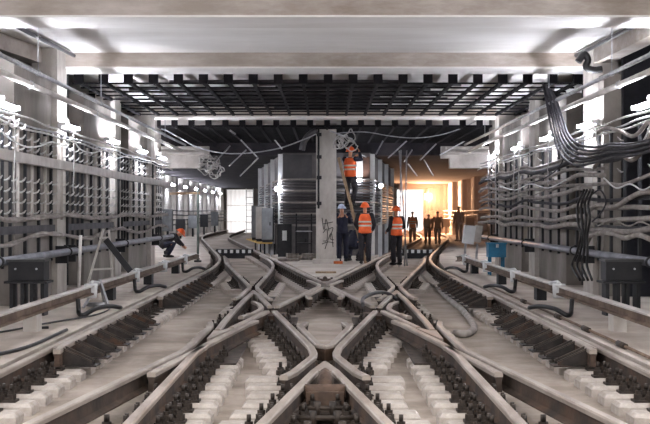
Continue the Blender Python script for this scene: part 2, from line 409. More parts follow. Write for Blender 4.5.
# V-shaped check rails inside the diamond and nose castings on the centre line
for (ya, d, word) in ((11.65, 1, 'near'), (24.5, -1, 'far')):
    P = [(-.24,ya+4.1*d),(-.30,ya+3.55*d),(-.115,ya+1.85*d),(-.07,ya+1.45*d),(0,ya+1.33*d),(.07,ya+1.45*d),(.115,ya+1.85*d),(.30,ya+3.55*d),(.24,ya+4.1*d)]
    rail('V-shaped check rail inside the %s end of the diamond' % word, P if d > 0 else P[::-1], 'check rail', 'diamond check rails', 'check_rail')
    n = thing('frog_nose', 'frog nose at the %s tip of the diamond with rusty spacer castings between its rails' % word, 'frog', (0,ya-.9*d,-.2), 'frog noses')
    part('nose', MB().prism([(-.13,ya-.73*d),(-.012,ya-.02*d),(.012,ya-.02*d),(.13,ya-.73*d)][::(1 if d<0 else -1)], -.17, -.008), head_m, n)
    sp = MB().tube([(0,ya-1.0*d,-.11),(0,ya-1.1*d,-.035),(0,ya-1.42*d,-.035),(0,ya-1.5*d,-.11)], [.085,.1,.1,.085], 10, [.05,.06,.06,.05])
    part('spacer_block', sp, cast_m, n)
    part('spacer_block', MB().box(-.15,.15,min(ya-1.75*d,ya-1.52*d),max(ya-1.75*d,ya-1.52*d),-.17,-.05).tube([(-.16,ya-1.64*d,-.06),(.16,ya-1.64*d,-.06)],.06,8), cast_m, n)
    part('bed_plate', MB().box(-.34,.34,min(ya-2.0*d,ya+.4*d),max(ya-2.0*d,ya+.4*d),-.2,-.183), plate_m, n)
    for i in range(4):
        y = ya-(2.1+.45*i)*d
        part('spacer_bolt', MB().tube([(-.2-.05*i,y,-.12),(.2+.05*i,y,-.12)], .018, 6).tube([(-.06-.03*i,y,-.17),(-.06-.03*i,y,-.07)],.028,6).tube([(.06+.03*i,y,-.17),(.06+.03*i,y,-.07)],.028,6), bolt_m, n)

# ---------------------------------------------------------------- sleeper blocks with plates and bolts
def block_mesh(L=.29):
    W, z0, z1, c = .135, FZ, -.200, .03
    vs = []
    for (a, b, z) in ((L,W,z0),(L,W,z1-c),(L-c,W-c,z1)):
        vs += [(-a,-b,z),(a,-b,z),(a,b,z),(-a,b,z)]
    m = MB().add(vs, [(8,9,10,11),(3,2,1,0)]+[(i*4+j,i*4+(j+1)%4,i*4+4+(j+1)%4,i*4+4+j) for i in (0,1) for j in range(4)])
    return m.mesh('sleeper_block', sleeper_m)
BLK = block_mesh(); BLKN = block_mesh(.17)
PLT = MB().box(-.17,.25,-.07,.07,-.200,-.1805).box(.075,.2,-.05,.05,-.182,-.16).box(-.15,-.075,-.05,.05,-.182,-.16).mesh('tie_plate', plate_m)
PLTN = MB().box(-.17,.2,-.07,.07,-.200,-.1805).mesh('tie_plate', plate_m)
BOLT = MB().tube([(0,0,-.18),(0,0,-.135)],.042,6,smooth=False).tube([(0,0,-.135),(0,0,-.105)],.03,6,smooth=False).tube([(0,0,-.105),(0,0,-.055)],.016,6).mesh('bolt', bolt_m)
def path_x(pts, y):
    for (xa, ya), (xb, yb) in zip(pts, pts[1:]):
        if ya < yb and ya <= y <= yb: return xa+(xb-xa)*(y-ya)/(yb-ya)
    return None
words_of = {'outer':'outermost rail','inner':'nearest inner rail','slant':'slanting rail','between':'straight rail between the frogs','cornernear':'nearer rail to the diamond corner','cornerfar':'farther rail from the diamond corner',
            'diamondnear':'near side of the diamond','diamondfar':'far side of the diamond','diamondin':'inside the near half of the diamond','diamondinfar':'inside the far half of the diamond','vee':'central V rail','farinner':'rail past the column foot','farcurve':'curved rail past the frog','farstraight':'straight rail past the frog'}
cand = []
for (key, sx, pts, ins) in LINES:
    y = math.ceil(6.0/.52)*.52
    while y < 48:
        x = path_x(pts, y)
        if x is not None: cand.append((y, {'outer':0,'vee':1,'diamondnear':1,'diamondfar':1,'diamondin':1.5,'diamondinfar':1.5,'inner':1,'slant':2}.get(key,3), key, sx, x, ins, pts))
        y += .52
cand.sort(key=lambda c: (round(c[0],2), c[1]))
placed = []; singles = []; mass = []
for (y, pr, key, sx, x, ins, pts) in cand:
    k = -sx
    X = x*k; cx = X+.11*ins*k
    hw = .17 if key.startswith('diamondin') else .29
    if any(abs(cx-b[0]) < hw+b[2]+.01 and abs(y-b[1]) < .2 for b in placed[-40:]): continue
    placed.append((cx, y, hw))
    if abs(cx)*F/y > 345: continue
    (singles if y < 34 and len(singles) < 300 else mass).append((cx, y, X, key, sx, ins*k))
count = {}
tree0 = None
for (cx, y, X, key, sx, dr) in singles:
    i = count[(key,sx)] = count.get((key,sx),0)+1
    lab = '%s sleeper block from the front, %s, %s' % (nth(i), words_of[key], 'hooked wall side' if sx < 0 else 'cabled wall side')
    o = bpy.data.objects.new('sleeper_block', BLKN if key.startswith('diamondin') else BLK); C.objects.link(o); o.location = (cx, y, 0)
    props(o, lab, 'sleeper', 'concrete sleeper blocks under the rails')
    near = [r for r in (path_x(q, y) for q in RAILS) if r is not None]
    foreign = any(.03 < abs(r-X) < .34 for r in near)
    p = bpy.data.objects.new('tie_plate', PLTN if foreign else PLT); C.objects.link(p); p.parent = o; p.location = (X-cx, 0, 0); sg = math.copysign(1, dr); p.scale = (sg*(.6 if key.startswith('diamondin') else 1), 1, 1)
    if key == 'inner':
        xs_ = path_x([(Bl(4),4),(Bl(13.6),13.6)], y)
        if xs_ is not None:
            xa, xb = xs_+.27, -1.29-.2
            if xb-xa > .05:
                part('long_plate', MB().box(*sorted((-sx*xa,-sx*xb)),y-.07,y+.07,-.2,-.1805).box(*sorted((-sx*xa,-sx*(xa+.09))),y-.06,y+.06,-.2,-.13), plate_m, o)
                for bx in (xa+.04, (xa+xb)/2):
                    q = bpy.data.objects.new('bolt', BOLT); C.objects.link(q); q.parent = o; q.location = (-sx*bx-cx, .0, .0)
    for bx, by in ((.115,-.05),(.125,.05),(.2,0),(-.115,-.045),(-.12,.05)) if y < 18 else ((.12,-.045),(.13,.05),(-.12,0)):
        if any(abs(r-X-bx*sg) < .105 for r in near if abs(r-X) > .03): continue
        q = bpy.data.objects.new('bolt', BOLT); C.objects.link(q); q.parent = o; q.location = (X-cx+bx*sg, by, 0)
mb = MB(); mp_ = MB()
for (cx, y, X, key, sx, dr) in mass:
    mb.box(cx-.28,cx+.28,y-.125,y+.125,FZ,-.2)
    mp_.box(X-.17,X+.17,y-.07,y+.07,-.2,-.181).box(X+math.copysign(.13,dr)-.035,X+math.copysign(.13,dr)+.035,y-.03,y+.03,-.181,-.06).box(X-math.copysign(.12,dr)-.03,X-math.copysign(.12,dr)+.03,y-.03,y+.03,-.181,-.08)
t = thing('sleeper_blocks', 'far rows of concrete sleeper blocks under the diverging rails', 'sleepers', (0,30,FZ), None, 'stuff')
part('block', mb, sleeper_m, t, kind='stuff'); part('tie_plate', mp_, plate_m, t, kind='stuff')

# ---------------------------------------------------------------- contact rails, hoses
for sx in (-1, 1):
    w = side[sx]; k = sx
    t = thing('contact_rail', 'raised brown contact rail on brackets along the walkway by the %s' % w, 'contact rail', (k*3.5, 9, .1), 'contact rails')
    y1 = 34.5 if sx < 0 else 33.0
    I = [(-.055,.15),(.055,.15),(.055,.175),(.015,.185),(.015,.262),(.05,.27),(-.05,.27),(-.015,.262),(-.015,.185),(-.055,.175)]
    P = [(k*3.5,7,0),(k*3.5,y1-1.2,0),(k*3.5,y1,-.06)]
    part('rail', MB().sweep(I, P), contact_m, t)
    part('cover', MB().sweep([(-.062,.271),(.062,.271),(.062,.29),(-.062,.29)], P), pale_m, t)
    for i, y in enumerate((9.6, 14.9, 20.3, 24.8, 29.3)):
        b = part('bracket', MB().box(*sorted((k*3.44,k*3.6)),y,y+.28,WZ,.149), pillar_m if i == 1 else black_m, t)
    for y in (18.7, 23.0, 27.0, 31.0):
        part('insulator', MB().tube([(k*3.5,y,.10),(k*3.5,y,.31)],[.09,.1],10).tube([(k*3.5,y-.06,.305),(k*3.5,y+.1,.33),(k*3.42,y+.3,.30)],.03,6), white_m, t)
    for i, y in enumerate((17.2, 22.3, 29.8)):
        wd = ('nearest','middle','farthest')[i]
        pts = smooth([(k*3.40,y,.19),(k*3.39,y+.0,.05),(k*3.36,y-.1,-.01),(k*3.26,y-.3,-.01),(k*3.14,y-.1,.06),(k*3.04,y+.5,.05),(k*2.96,y+.9,0)],5)
        solo('feeder_hose', '%s black hose loop dropping from the contact rail near the %s' % (wd, w), 'hose', MB().tube(pts,.032,8), blackcable_m, 'feeder hoses')
solo('ground_cable', 'thin black cable wandering over the walkway below the trestle', 'cable', MB().tube(smooth([(-4.5,15.2,-.03),(-3.9,14.6,-.03),(-3.5,16.0,-.03),(-3.15,17.2,-.03),(-3.2,18.6,-.03),(-3.6,18.9,-.03)],6),.012,6), blackcable_m, 'walkway cables')
solo('ground_cable', 'black cable lying along the walkway beside the nearest end of the outer rail', 'cable', MB().tube(smooth([(-4.0,10.5,-.03),(-3.4,12.0,-.03),(-3.12,13.0,-.03),(-3.1,15.0,-.03)],6),.02,6), blackcable_m, 'walkway cables')
t = thing('rod', 'thin rusty operating rod with couplings on the walkway beside the cable-hung wall', 'rod', (3.15,18,WZ))
part('bar', MB().tube([(3.12,12,-.02),(3.14,16,-.02),(3.12,24,-.02)],.018,6), contact_m, t)
for y in (13.0,14.8,16.6,19.5): part('coupling', MB().tube([(3.125,y,-.02),(3.13,y+.35,-.02)],.034,8), plate_m, t)
solo('flat_bar', 'small black bar lying on the walkway by the hook-covered wall', 'bar', MB().bar((-3.66,15.2,-.035),(-3.4,15.35,-.035),.05,.03), black_m)
solo('floor_hose', 'thick grey hose snaking along the bed of the track by the cable-hung wall', 'hose',
     MB().tube(smooth([tuple(at(x,y,1.62*F/(y-213))) for x,y in ((432,268),(430,276),(436,286),(450,300),(462,310),(471,321),(474,329),(466,334),(455,333))],6),.05,10), greycable_m)
t = thing('floor_hose', 'dark hose looped over the diamond corner toward the cable-hung wall', 'hose', (.75,19,-.1))
part('hose', MB().tube(smooth([(.55,18.2,.03),(.6,19.3,.06),(.85,20.3,.08),(1.05,20.8,.03),(1.25,20.9,-.12)],6),.03,8), darkcable_m, t)

# ---------------------------------------------------------------- side-wall fittings
def hook_mesh(sx):
    return MB().tube([(0,0,0),(-sx*.03,0,-.006),(-sx*.07,0,.018),(-sx*.098,0,.058)],[.013,.017,.016,.009],5).mesh('hook', hook_m)
for sx in (-1, 1):
    w = side[sx]; HK = hook_mesh(sx)
    xw = 4.745
    step = .465 if sx < 0 else .93
    n = 0; y = 16.9
    i = 0
    while y < 36:
        inpillar = any(a-.05 < y < a+.85 for a in (16.0,21.75,27.75,33.45))
        dark = (i % 2 == 0) or sx > 0 or not any(a < y < b for a, b in ((0,16.8),(19.1,22.5),(24.6,28.5),(30.2,34.2)))
        x = sx*(4.655 if inpillar else 4.745)
        n += 1
        nm = 'cable_bracket'
        lab = '%s bracket from the near end of the %s, %s upright %s' % (nth(n), w, 'black' if dark else 'pale', 'with bare hooks' if sx < 0 else 'behind cables')
        t = thing(nm, lab, 'cable bracket', (x, y, .9), 'cable brackets on the '+w)
        wd = .032 if (i % 2 == 0 or sx > 0) else .014
        part('upright', MB().box(*sorted((x-sx*.0, x-sx*.045)), y-wd, y+wd, .55 if dark else 1.25, 2.72), black_m if dark else pillar_m, t)
        part('wall_mount', MB().box(*sorted((x,x-sx*.05)),y-.05,y+.05,2.66,2.74), black_m, t)
        z = 1.36
        while z < 2.64:
            if not (2.0 < z < 2.3 and sx < 0) and not (2.14 < z < 2.44 and sx > 0) and (sx < 0 or (n % 2 == 0 and z > 2.0)):
                o = bpy.data.objects.new('hook', HK); C.objects.link(o); o.parent = t
                o.location = (-sx*.045, random.uniform(-.012,.012), z-.9)
                o.scale = (1,1,random.uniform(.85,1.15))
            z += .165
        y += step; i += 1
    # long horizontal runs
    solo('cable_duct', 'long pale horizontal duct running high behind the brackets of the %s' % w, 'duct', MB().box(-4.60,-4.50,16,35.5,2.12,2.27) if sx<0 else MB().box(4.555,4.605,16,35.5,2.26,2.38), pale_m, 'cable ducts')
    solo('channel_strip', 'dark steel channel running low across the brackets of the %s' % w, 'channel', MB().box(*sorted((sx*4.698,sx*4.691)),15,36,1.05,1.17), chan_m, 'steel channels')
    t = thing('water_pipe', 'long grey pipe with black clamps along the foot of the %s' % w, 'pipe', (sx*4.45,25,.6), 'pipes along the walls')
    part('pipe', MB().tube([(sx*4.45,13,.70),(sx*4.45,36.4,.70)],.062,14), pipe_m, t)
    for y in (17.0, 21.6, 22.3, 27.8, 33.6):
        part('clamp', MB().tube([(sx*4.45,y,.70),(sx*4.45,y+.08,.70)],.08,12).box(*sorted((sx*4.45,sx*4.66)),y,y+.08,.5,.80), black_m, t)
    for (x, z, r, wd) in ((4.25,3.44,.032,'upper'),(4.36,3.27,.045,'lower')):
        t = thing('conduit', '%s of the two long steel conduits under the ceiling above the %s' % (wd, w), 'conduit', (sx*x,24,z), 'ceiling conduits')
        part('tube', MB().tube([(sx*x,10,z),(sx*x,38,z)],r,10), galv_m if wd=='upper' else pale_m, t)
        for y in (12,16.2,18.5,23.7,33.2):
            part('strap', MB().tube([(sx*x,y,z-.0),(sx*x,y+.05,z)],r+.012,10).tube([(sx*x,y+.02,z),(sx*x,y+.02,4.245 if wd == 'upper' else z+.07)],.008,5), galv_m, t)
    for j, (x, z) in enumerate(((4.45,2.78),(4.5,2.70),(4.42,2.62))):
        solo('thin_pipe', '%s thin pale pipe of the three strung below the tube lamps of the %s' % (('top','middle','bottom')[j], w), 'pipe',
             MB().tube(smooth([(sx*(x+.02*math.sin(y*1.3+j)),y,z+.015*math.sin(y*2.1+j*2)) for y in range(12,37,1)],2),.016,6), hook_m if j!=1 else galv_m, 'thin pipes below the lamps')
    ys = (13.4,17.9,22.4,26.9,31.2,35.0) if sx<0 else (13.4,17.8,21.8,25.7,29.7,34.0)
    for j, y in enumerate(ys + (8.9, 5.2)):
        lab = '%s glowing tube lamp along the %s' % (nth(j) if j else 'nearest', w)
        t = thing('tube_lamp', lab, 'lamp', (sx*4.6,y,2.95), 'tube lamps along the walls')
        part('housing', MB().box(*sorted((sx*4.59,sx*4.65)),y-.64,y+.64,2.87,2.95), white_m, t)
        part('wall_mount', MB().box(*sorted((sx*4.60,sx*4.655)),y-.05,y+.05,2.95,3.05), white_m, t)
        part('tube', MB().tube([(sx*4.55,y-.6,2.92),(sx*4.55,y+.6,2.92)],.026,8), tube_m, t)
        for e in (-1,1): part('end_cap', MB().box(*sorted((sx*4.51,sx*4.59)),y+e*.61-.02,y+e*.61+.02,2.885,2.95), white_m, t)
# pale wavy cables on the hook wall
for (z, r, am, lab) in ((1.30,.035,.03,'pale bundled cable running level across the brackets of the hook-covered wall'),(.96,.03,.07,'grey sagging cable between the low channel and the pipe on the hook-covered wall')):
    ph = random.random()*6
    t = thing('cable', lab, 'cable', (-4.55,25,z), 'cables on the hook-covered wall')
    for q in range(2):
        part('strand', MB().tube(smooth([(-4.54+.025*math.sin(y*1.9+q*3),y,z+am*math.sin(y*.9+ph)+.025*math.sin(y*2.3+q*3.1)) for y in range(13,37)],3),r*(1 if q==0 else .7),7), greycable_m, t)
solo('festoon_cable', 'thin white cable sagging in loops below the lamps of the hook-covered wall', 'cable',
     MB().tube(smooth([tuple(at(x,y,-4.45*F/(x-325))) for x,y in ((1,131),(12,140),(27,147),(40,146),(52,142),(64,146),(72,139),(80,149),(92,153),(106,150),(115,158),(128,156))],5),.013,6), white_m, 'cables on the hook-covered wall')
for j, px in enumerate((16, 75)):
    Y = -4.42*F/(px-325)
    solo('hanging_cable', '%s pale cable hanging straight down the hook-covered wall below a lamp' % ('nearer','farther')[j], 'cable',
         MB().tube(smooth([(-4.45,Y,2.8),(-4.44,Y+.03,2.3),(-4.45,Y-.02,1.8),(-4.44,Y,1.35 if j==0 else 1.75)],5),.011,6), hook_m, 'drop cables')
# big C hooks near the nearest lamp
for j, px in enumerate((5, 14, 21)):
    Y = -4.42*F/(px-325); c = Vector((-4.42,Y,2.66))
    solo('cable_hanger', '%s pale C-shaped hanger under the nearest visible lamp of the hook-covered wall' % nth(j+1), 'hanger',
         MB().tube([c+Vector((.07*math.sin(a),0,.07*math.cos(a))) for a in [-.2-i*.45 for i in range(11)]],.016,6), hook_m, 'C hangers')
# heavy cables on the other wall
zs = [2.42,2.30,2.17,2.04,1.90,1.77,1.63,1.50,1.30,1.16]
for j, z in enumerate(zs):
    ph = random.random()*6; am = random.uniform(.015,.04); r = random.choice((.03,.036,.04,.045))
    pts = []
    y0 = 20.5 if j in (2,3,5) else 12
    for y in range(int(y0),37):
        dz = am*math.sin(y*.8+ph)+.02*math.sin(y*1.9+ph*2)
        if j >= 8 and y < 22: dz += .07*(22-y)/5*(1 if j==8 else .3)*(1+.4*math.sin(y*1.4))
        pts.append((4.505-.05*(j%2)+.008*math.sin(y*1.7+ph), y, z+dz-(.09*(1-abs(((y-16)%6)/3-1)))))
    solo('power_cable', '%s thick grey cable down from the lamps on the cable-hung wall' % nth(j+1), 'cable', MB().tube(smooth(pts,3),r,8), greycable_m if j not in (1,6) else riser_m, 'power cables on the cable-hung wall')
# two more wavy ones near the camera on that wall
for j, pp in enumerate(([(594,168),(606,152),(620,154),(632,160),(644,148),(652,132)],[(587,243),(592,235),(610,233),(624,238),(638,235),(650,239)],[(582,222),(588,212),(598,205),(614,207),(628,199),(640,193),(652,192)],[(594,135),(606,128),(620,131),(634,136),(648,122)])):
    lab = ('pale twisted cable rising in a wave to the lamp nearest on the cable-hung wall','grey wavy cable draped just above the pipe on the cable-hung wall','grey cable climbing in steps across the nearest bay of the cable-hung wall','pale cable hump just below the lamp on the cable-hung wall')[j]
    solo('loose_cable', lab, 'cable', MB().tube(smooth([tuple(at(x,y,4.40*F/(x-325))) for x,y in pp],5),(.035,.04,.038,.03)[j],8), greycable_m, 'loose cables on the cable-hung wall')
solo('loose_cable', 'thin white wire hanging in a long loop across the nearest bay of the cable-hung wall', 'cable', MB().tube(smooth([tuple(at(x,y,4.30*F/(x-325))) for x,y in ((595,128),(598,143),(608,151),(620,156),(632,153),(644,140),(652,120))],5),.012,6), white_m, 'loose cables on the cable-hung wall')
for j, (px, y0, y1) in enumerate(((488,150,208),(496,146,206),(514,150,196),(519,148,200),(548,140,186))):
    Y = 4.42*F/(px-325)
    solo('hanging_cable', '%s pale thin cable hanging straight down the cable-hung wall, from the tunnel side' % nth(j+1), 'cable',
         MB().tube(smooth([tuple(at(px+random.uniform(-.6,.6), y0+(y1-y0)*i/4, Y)) for i in range(5)],4),.014,6), hook_m, 'pale hanging cables')
for j, pp in enumerate(([(500,186),(515,190),(530,184),(548,188),(566,180)],[(486,176),(498,186),(512,194),(528,197),(545,190)],[(566,150),(560,166),(545,178),(528,184)],[(604,178),(616,188),(630,184),(642,190),(652,186)],[(598,226),(612,220),(628,226),(640,222),(652,226)],[(590,196),(600,190),(606,202),(600,214),(592,222)])):
    solo('loose_cable', '%s thin tangled wire strung over the heavy cables of the cable-hung wall' % nth(j+1), 'cable',
         MB().tube(smooth([tuple(at(x,y,4.36*F/(x-325))) for x,y in pp],5),.013,6), (white_m, greycable_m, riser_m)[j%3], 'thin tangled wires')
# black bundle dropping from the ceiling rack and turning onto the brackets
for j in range(6):
    u = j/5
    a = [(543+u*8,84+u*6),(546+u*10,98+u*2),(549+u*12,116-u*2),(554+u*14,138-u*4),(562+u*16,156-u*12),(575+u*16,165-u*18),(592+u*7,163-u*16),(610,158-u*14),(630,156-u*12),(654,150-u*11)]
    solo('hanging_cable', '%s strand of the black cable bundle dropping from the ceiling rack, from the tunnel side' % nth(j+1), 'cable',
         MB().tube(smooth([tuple(at(x,y,(4.18+.06*(j%2))*F/(x-325))) for x,y in a],5),.022,8), riser_m, 'black riser cables')
for j in range(4):
    e = (-1)**j
    solo('hanging_cable', '%s strand of the black bundle hanging over the pipe, from the tunnel side' % nth(j+1), 'cable',
         MB().tube(smooth([tuple(at(x,y,(4.30-.05*j)*F/(x-325))) for x,y in ((584+j*3,190),(578+j*3.4,204),(578+j*4,222-j),(581+j*2,236),(577+j*3.5,252),(572+5*j,266),(580+j*4,280))],5),.021,8), blackcable_m, 'black hanging cables')

# ---------------------------------------------------------------- ceiling racks
def rack(label, y0, y1, z, nx, dx, ny, zt, group, rw=.16, rh=.06, vh=.1):
    t = thing('ceiling_rack', label, 'cable rack', (0,y0,z), group)
    for i in range(nx):
        x = (i-(nx-1)/2)*dx+.06
        part('runner', MB().box(x-.03,x+.03,y0,y1,z+.05-vh,z+.05), rack_m, t)
        part('hanger', MB().box(x-.085,x+.085,y0-.02,y0+.12,z-.02,zt).box(x+.085,x+.15,y0,y0+.1,z+.26,z+.32), rack_m, t)
    for i in range(ny):
        y = y0+.25+i*(y1-y0-.4)/(ny-1)
        part('rung', MB().box(-(nx-1)/2*dx-.1,(nx-1)/2*dx+.2,y-rw/2,y+rw/2,z+.03-rh,z+.03), rack_m, t)
    return t
rack('black ceiling ladder rack hung directly behind the front brown beam', 24.0, 32.0, 3.87, 21, .48, 10, 4.25, 'ceiling racks', .07, .03, .06)
r2 = rack('black ceiling rack hung beyond the column top, darker and farther', 35.35, 43.6, 3.84, 21, .48, 19, 4.25, 'ceiling racks')
# loose cables lying in the near rack
for j in range(14):
    y = 24.55+.51*j; x0 = random.uniform(-4.4,-1); x1 = random.uniform(1,4.5)
    solo('rack_cable', '%s dark cable lying crosswise in the front ceiling rack' % nth(j+1), 'cable',
         MB().tube([(x0,y,3.95),((x0+x1)/2,y+random.uniform(-.1,.1),3.955),(x1,y+random.uniform(-.1,.1),3.95)],.03,6), darkcable_m, 'cables in the front rack')
# thin pale rods under the far ceiling
rods = [((238,137),(257,157)),((270,134),(282,149)),((240,176),(258,158)),((229,166),(246,150)),((214,163),(230,146)),((376,154),(390,128)),((388,158),(412,136)),((360,154),(366,157)),((404,162),(412,150)),((420,160),(436,144)),((440,155),(470,138)),((408,164),(417,176)),((424,160),(433,176)),((222,125),(232,134)),((330,131),(352,139))]
for j, (a, b) in enumerate(rods):
    Y = 42.5 if j < 13 else 37
    p, q = at(*a, Y), at(*b, Y); p.z = q.z = 0
    p = at(*a, Y-1.2); q = at(*b, Y+.4)
    if abs(p.x-q.x) < .2: q.x += .1
    solo('ceiling_strip', '%s thin pale steel strip slung under the dark far ceiling, counted from the hook side' % nth(j+1), 'strip', MB().bar(p,q,.035,.035), galv_m, 'pale strips under the far ceiling')
solo('slung_wire', 'long pale wire sagging under the dark ceiling from the hook side to the column', 'wire', MB().tube(smooth([tuple(at(x,y,36)) for x,y in ((150,126),(165,130),(180,138),(197,147),(222,153),(250,153),(280,148),(305,139),(316,134))],6),.018,6), galv_m, 'slung wires')
solo('slung_wire', 'pale wire sagging under the dark ceiling from the column to the cable side', 'wire', MB().tube(smooth([tuple(at(x,y,36)) for x,y in ((338,133),(365,132),(390,136),(415,138),(440,135),(462,128),(478,120))],6),.014,6), galv_m, 'slung wires')
# tangled coil hung by the lintel
m = MB()
for j in range(9):
    c = at(random.uniform(205,222), random.uniform(160,172), 43.2); pts = []
    for a in range(13):
        an = a/12*math.pi*2; r = random.uniform(.12,.26)
        pts.append(c+Vector((math.cos(an)*r*1.2, random.uniform(-.1,.1), math.sin(an)*r)))
    m.tube(smooth(pts,3),.022,5)
solo('hanging_coil', 'tangled pale coil of wire hanging under the lintel near the hook-covered wall', 'cable coil', m, hook_m)
# tangle over the ladder
m = MB()
for j in range(8):
    c = at(random.uniform(337,352), random.uniform(132,146), 36); pts = []
    for a in range(9):
        an = a/8*math.pi*2; pts.append(c+Vector((math.cos(an)*random.uniform(.08,.22), random.uniform(-.1,.1), math.sin(an)*random.uniform(.08,.2))))
    m.tube(smooth(pts,3),.018,5)
solo('hanging_coil', 'loose pale wires bunched at the column top above the worker on the ladder', 'cable coil', m, hook_m)
t = thing('hanging_duct', 'dark bent duct reaching from the ceiling to the column top', 'duct', at(308,135,36.2))
part('duct', MB().tube(smooth([tuple(at(x,y,36.2)) for x,y in ((302,150),(304,142),(309,135),(317,130))],5),.09,8), darkcable_m, t)
for (sx, lab) in ((-1,'ceiling pipe just inside the slanting beam above the hook-covered wall'),(1,'ceiling pipe just inside the side beam above the cable-hung wall')):
    p = [(sx*4.72,17.6,4.19),(sx*4.5,22.4,4.19)]
    solo('ceiling_pipe', 'thin grey '+lab, 'pipe', MB().tube(p,.035,8), darkcable_m, 'thin ceiling pipes')
solo('cable_knot', 'black knot of cables at the beam end above the cable-hung wall', 'cable', MB().tube(smooth([tuple(at(x,y,21.5)) for x,y in ((578,62),(584,54),(588,60),(586,67),(594,70),(602,69))],5),.06,8), blackcable_m)

# ---------------------------------------------------------------- fittings on the island block
for j in range(17):
    z = .95+j*.098; o = .05+.02*(j%3); ph = random.random()*6
    pts = [(-3.0-o,58,z),(-2.0-o,48.5,z+.012*math.sin(ph)),(-1.5-o,43.2,z),(-1.44-o*.4,42.93-o,z),(-.7,42.88-o,z+.012*math.sin(ph+1)),(.3,42.88-o,z),(1.5,42.86-o,z),(1.62+o,43.2,z),(2.1+o,48.5,z+.012*math.sin(ph+2)),(3.1+o,58,z)]
    solo('wrapped_cable', '%s dark cable from the bottom wrapped around the block between the tunnels' % nth(j+1), 'cable', MB().tube(pts,.034,7), darkcable_m if j%4 else greycable_m, 'cables wrapped around the block')
def cabinet(label, x0, x1, y0, y1, z0, z1, m, name='cabinet', group=None, door=True):
    t = thing(name, label, 'cabinet', ((x0+x1)/2,(y0+y1)/2,z0), group)
    part('body', MB().box(x0,x1,y0,y1,z0,z1), m, t)
    if door:
        d = part('door', MB().box(x0+.03,x1-.03,y0-.025,y0,z0+.08,z1-.05), m, t)
        part('handle', MB().box(x1-.12,x1-.08,y0-.05,y0-.025,(z0+z1)/2-.06,(z0+z1)/2+.06), black_m, d)
    part('plinth', MB().box(x0+.02,x1-.02,y0+.02,y1-.02,z0-.1,z0), black_m, t)
    return t
cabinet('pale grey tall cabinet nearest of three along the block beside the hook side track', -2.26,-1.86,44.6,45.6,.42,1.55,greybox_m,group='cabinets beside the block')
cabinet('grey middle cabinet of three along the block beside the hook side track', -2.56,-2.14,46.2,47.2,.42,1.6,pale_m,group='cabinets beside the block')
cabinet('grey farthest cabinet of three along the block beside the hook side track', -2.85,-2.4,48.4,49.4,.42,1.65,greybox_m,group='cabinets beside the block')
t = thing('timber_ledge', 'yellow timber ledge on dark posts under the grey cabinets', 'ledge', (-2.2,47,FZ))
part('plank', MB().prism([(-1.85,44.3),(-2.36,44.3),(-3.25,51.5),(-2.6,51.5)][::-1],.28,.315), yellow_m, t)
for x, y in ((-1.8,44.5),(-2.15,44.5),(-2.55,49.5),(-2.75,49.5)): part('post', MB().box(x-.03,x+.03,y-.03,y+.03,FZ,.28), black_m, t)
t = cabinet('black equipment cabinet with a white notice on its door beside the column', -1.6,-1.12,41.9,42.4,.0,1.0,black_m)
part('notice', MB().box(-1.43,-1.28,41.868,41.874,.45,.78), white_m, t, 'white paper notice')
cabinet('dark steel switch box between the notice cabinet and the graffiti column', -1.0,-.55,41.95,42.4,.0,.9,mat('dark_box_paint',(58,54,56),(42,40,42),4,.6))
t = thing('equipment_rack', 'dark open frame rack with pale shelves beside the graffiti column', 'rack', (-.7,41.5,-.1))
for x in (-.95,-.45):
    for y in (41.3,41.7): part('post', MB().box(x-.02,x+.02,y-.02,y+.02,-.1,1.35), black_m, t)
for z in (.35,.75,1.1): part('shelf', MB().box(-.97,-.43,41.28,41.72,z,z+.03), galv_m if z==.75 else black_m, t)
for j,(x,y,s,a) in enumerate(((-1.05,39.8,.28,.2),(-.72,39.5,.22,.6),(-.5,39.2,.3,1.0),(-.85,39.1,.16,1.4),(-.35,38.8,.18,.4))):
    m = MB().obox((x,y,-.1+s*.3),(s*1.3,s,s*.6),Matrix.Rotation(a,3,'Z'))
    for v in m.v: v += Vector((random.uniform(-.03,.03),random.uniform(-.03,.03),random.uniform(0,.03)))
    solo('rubble_lump', '%s grey rubble lump from the hook side at the foot of the column' % nth(j+1), 'rubble', m, rubble_m, 'rubble lumps by the column')
solo('brick', 'orange brick lying at the foot of the graffiti column', 'brick', MB().obox((.38,36.15,-.06),(.24,.12,.075),Matrix.Rotation(.2,3,'Z')), brick_m)
solo('plank', 'short worn plank lying on the apron in front of the column', 'plank', MB().obox((.02,30.6,-.08),(.5,.12,.04),Matrix.Rotation(.05,3,'Z')), wood_m)
solo('paving_slab', 'flat grey slab lying near the cabinets at the edge of the apron', 'slab', MB().obox((-1.1,38.2,-.06),(.6,.5,.08),Matrix.Rotation(-.1,3,'Z')), rubble_m)
solo('wall_lamp', 'short glowing tube lamp on the block front behind the ladder', 'lamp', MB().tube([(.88,42.7,2.5),(1.25,42.7,2.48)],.03,8), tube_m)
for j,(x,y,z) in enumerate(((-1.66,42.95,2.2),(1.95,43.6,2.32))):
    solo('bulb', 'small glowing bulb on the %s corner of the block' % ('hook side','cable side')[j], 'lamp', MB().ball((x,y,z),.075), tube_m, 'bulbs on the block')

# ladder
ld = thing('ladder', 'pale wooden ladder leaning up past the column with a worker on it', 'ladder', (1.2,37,-.1))
b0, t0 = Vector((1.2,36.6,-.1)), Vector((.40,36.6,3.0)); dirv = Vector((.0,.42,0))
for s_ in (0, 1):
    part('stile', MB().bar(b0+dirv*s_, t0+dirv*s_, .045, .085), wood_m, ld)
for i in range(1, 11):
    p = b0+(t0-b0)*i/11
    part('rung', MB().tube([p, p+dirv], .018, 8), wood_m, ld)

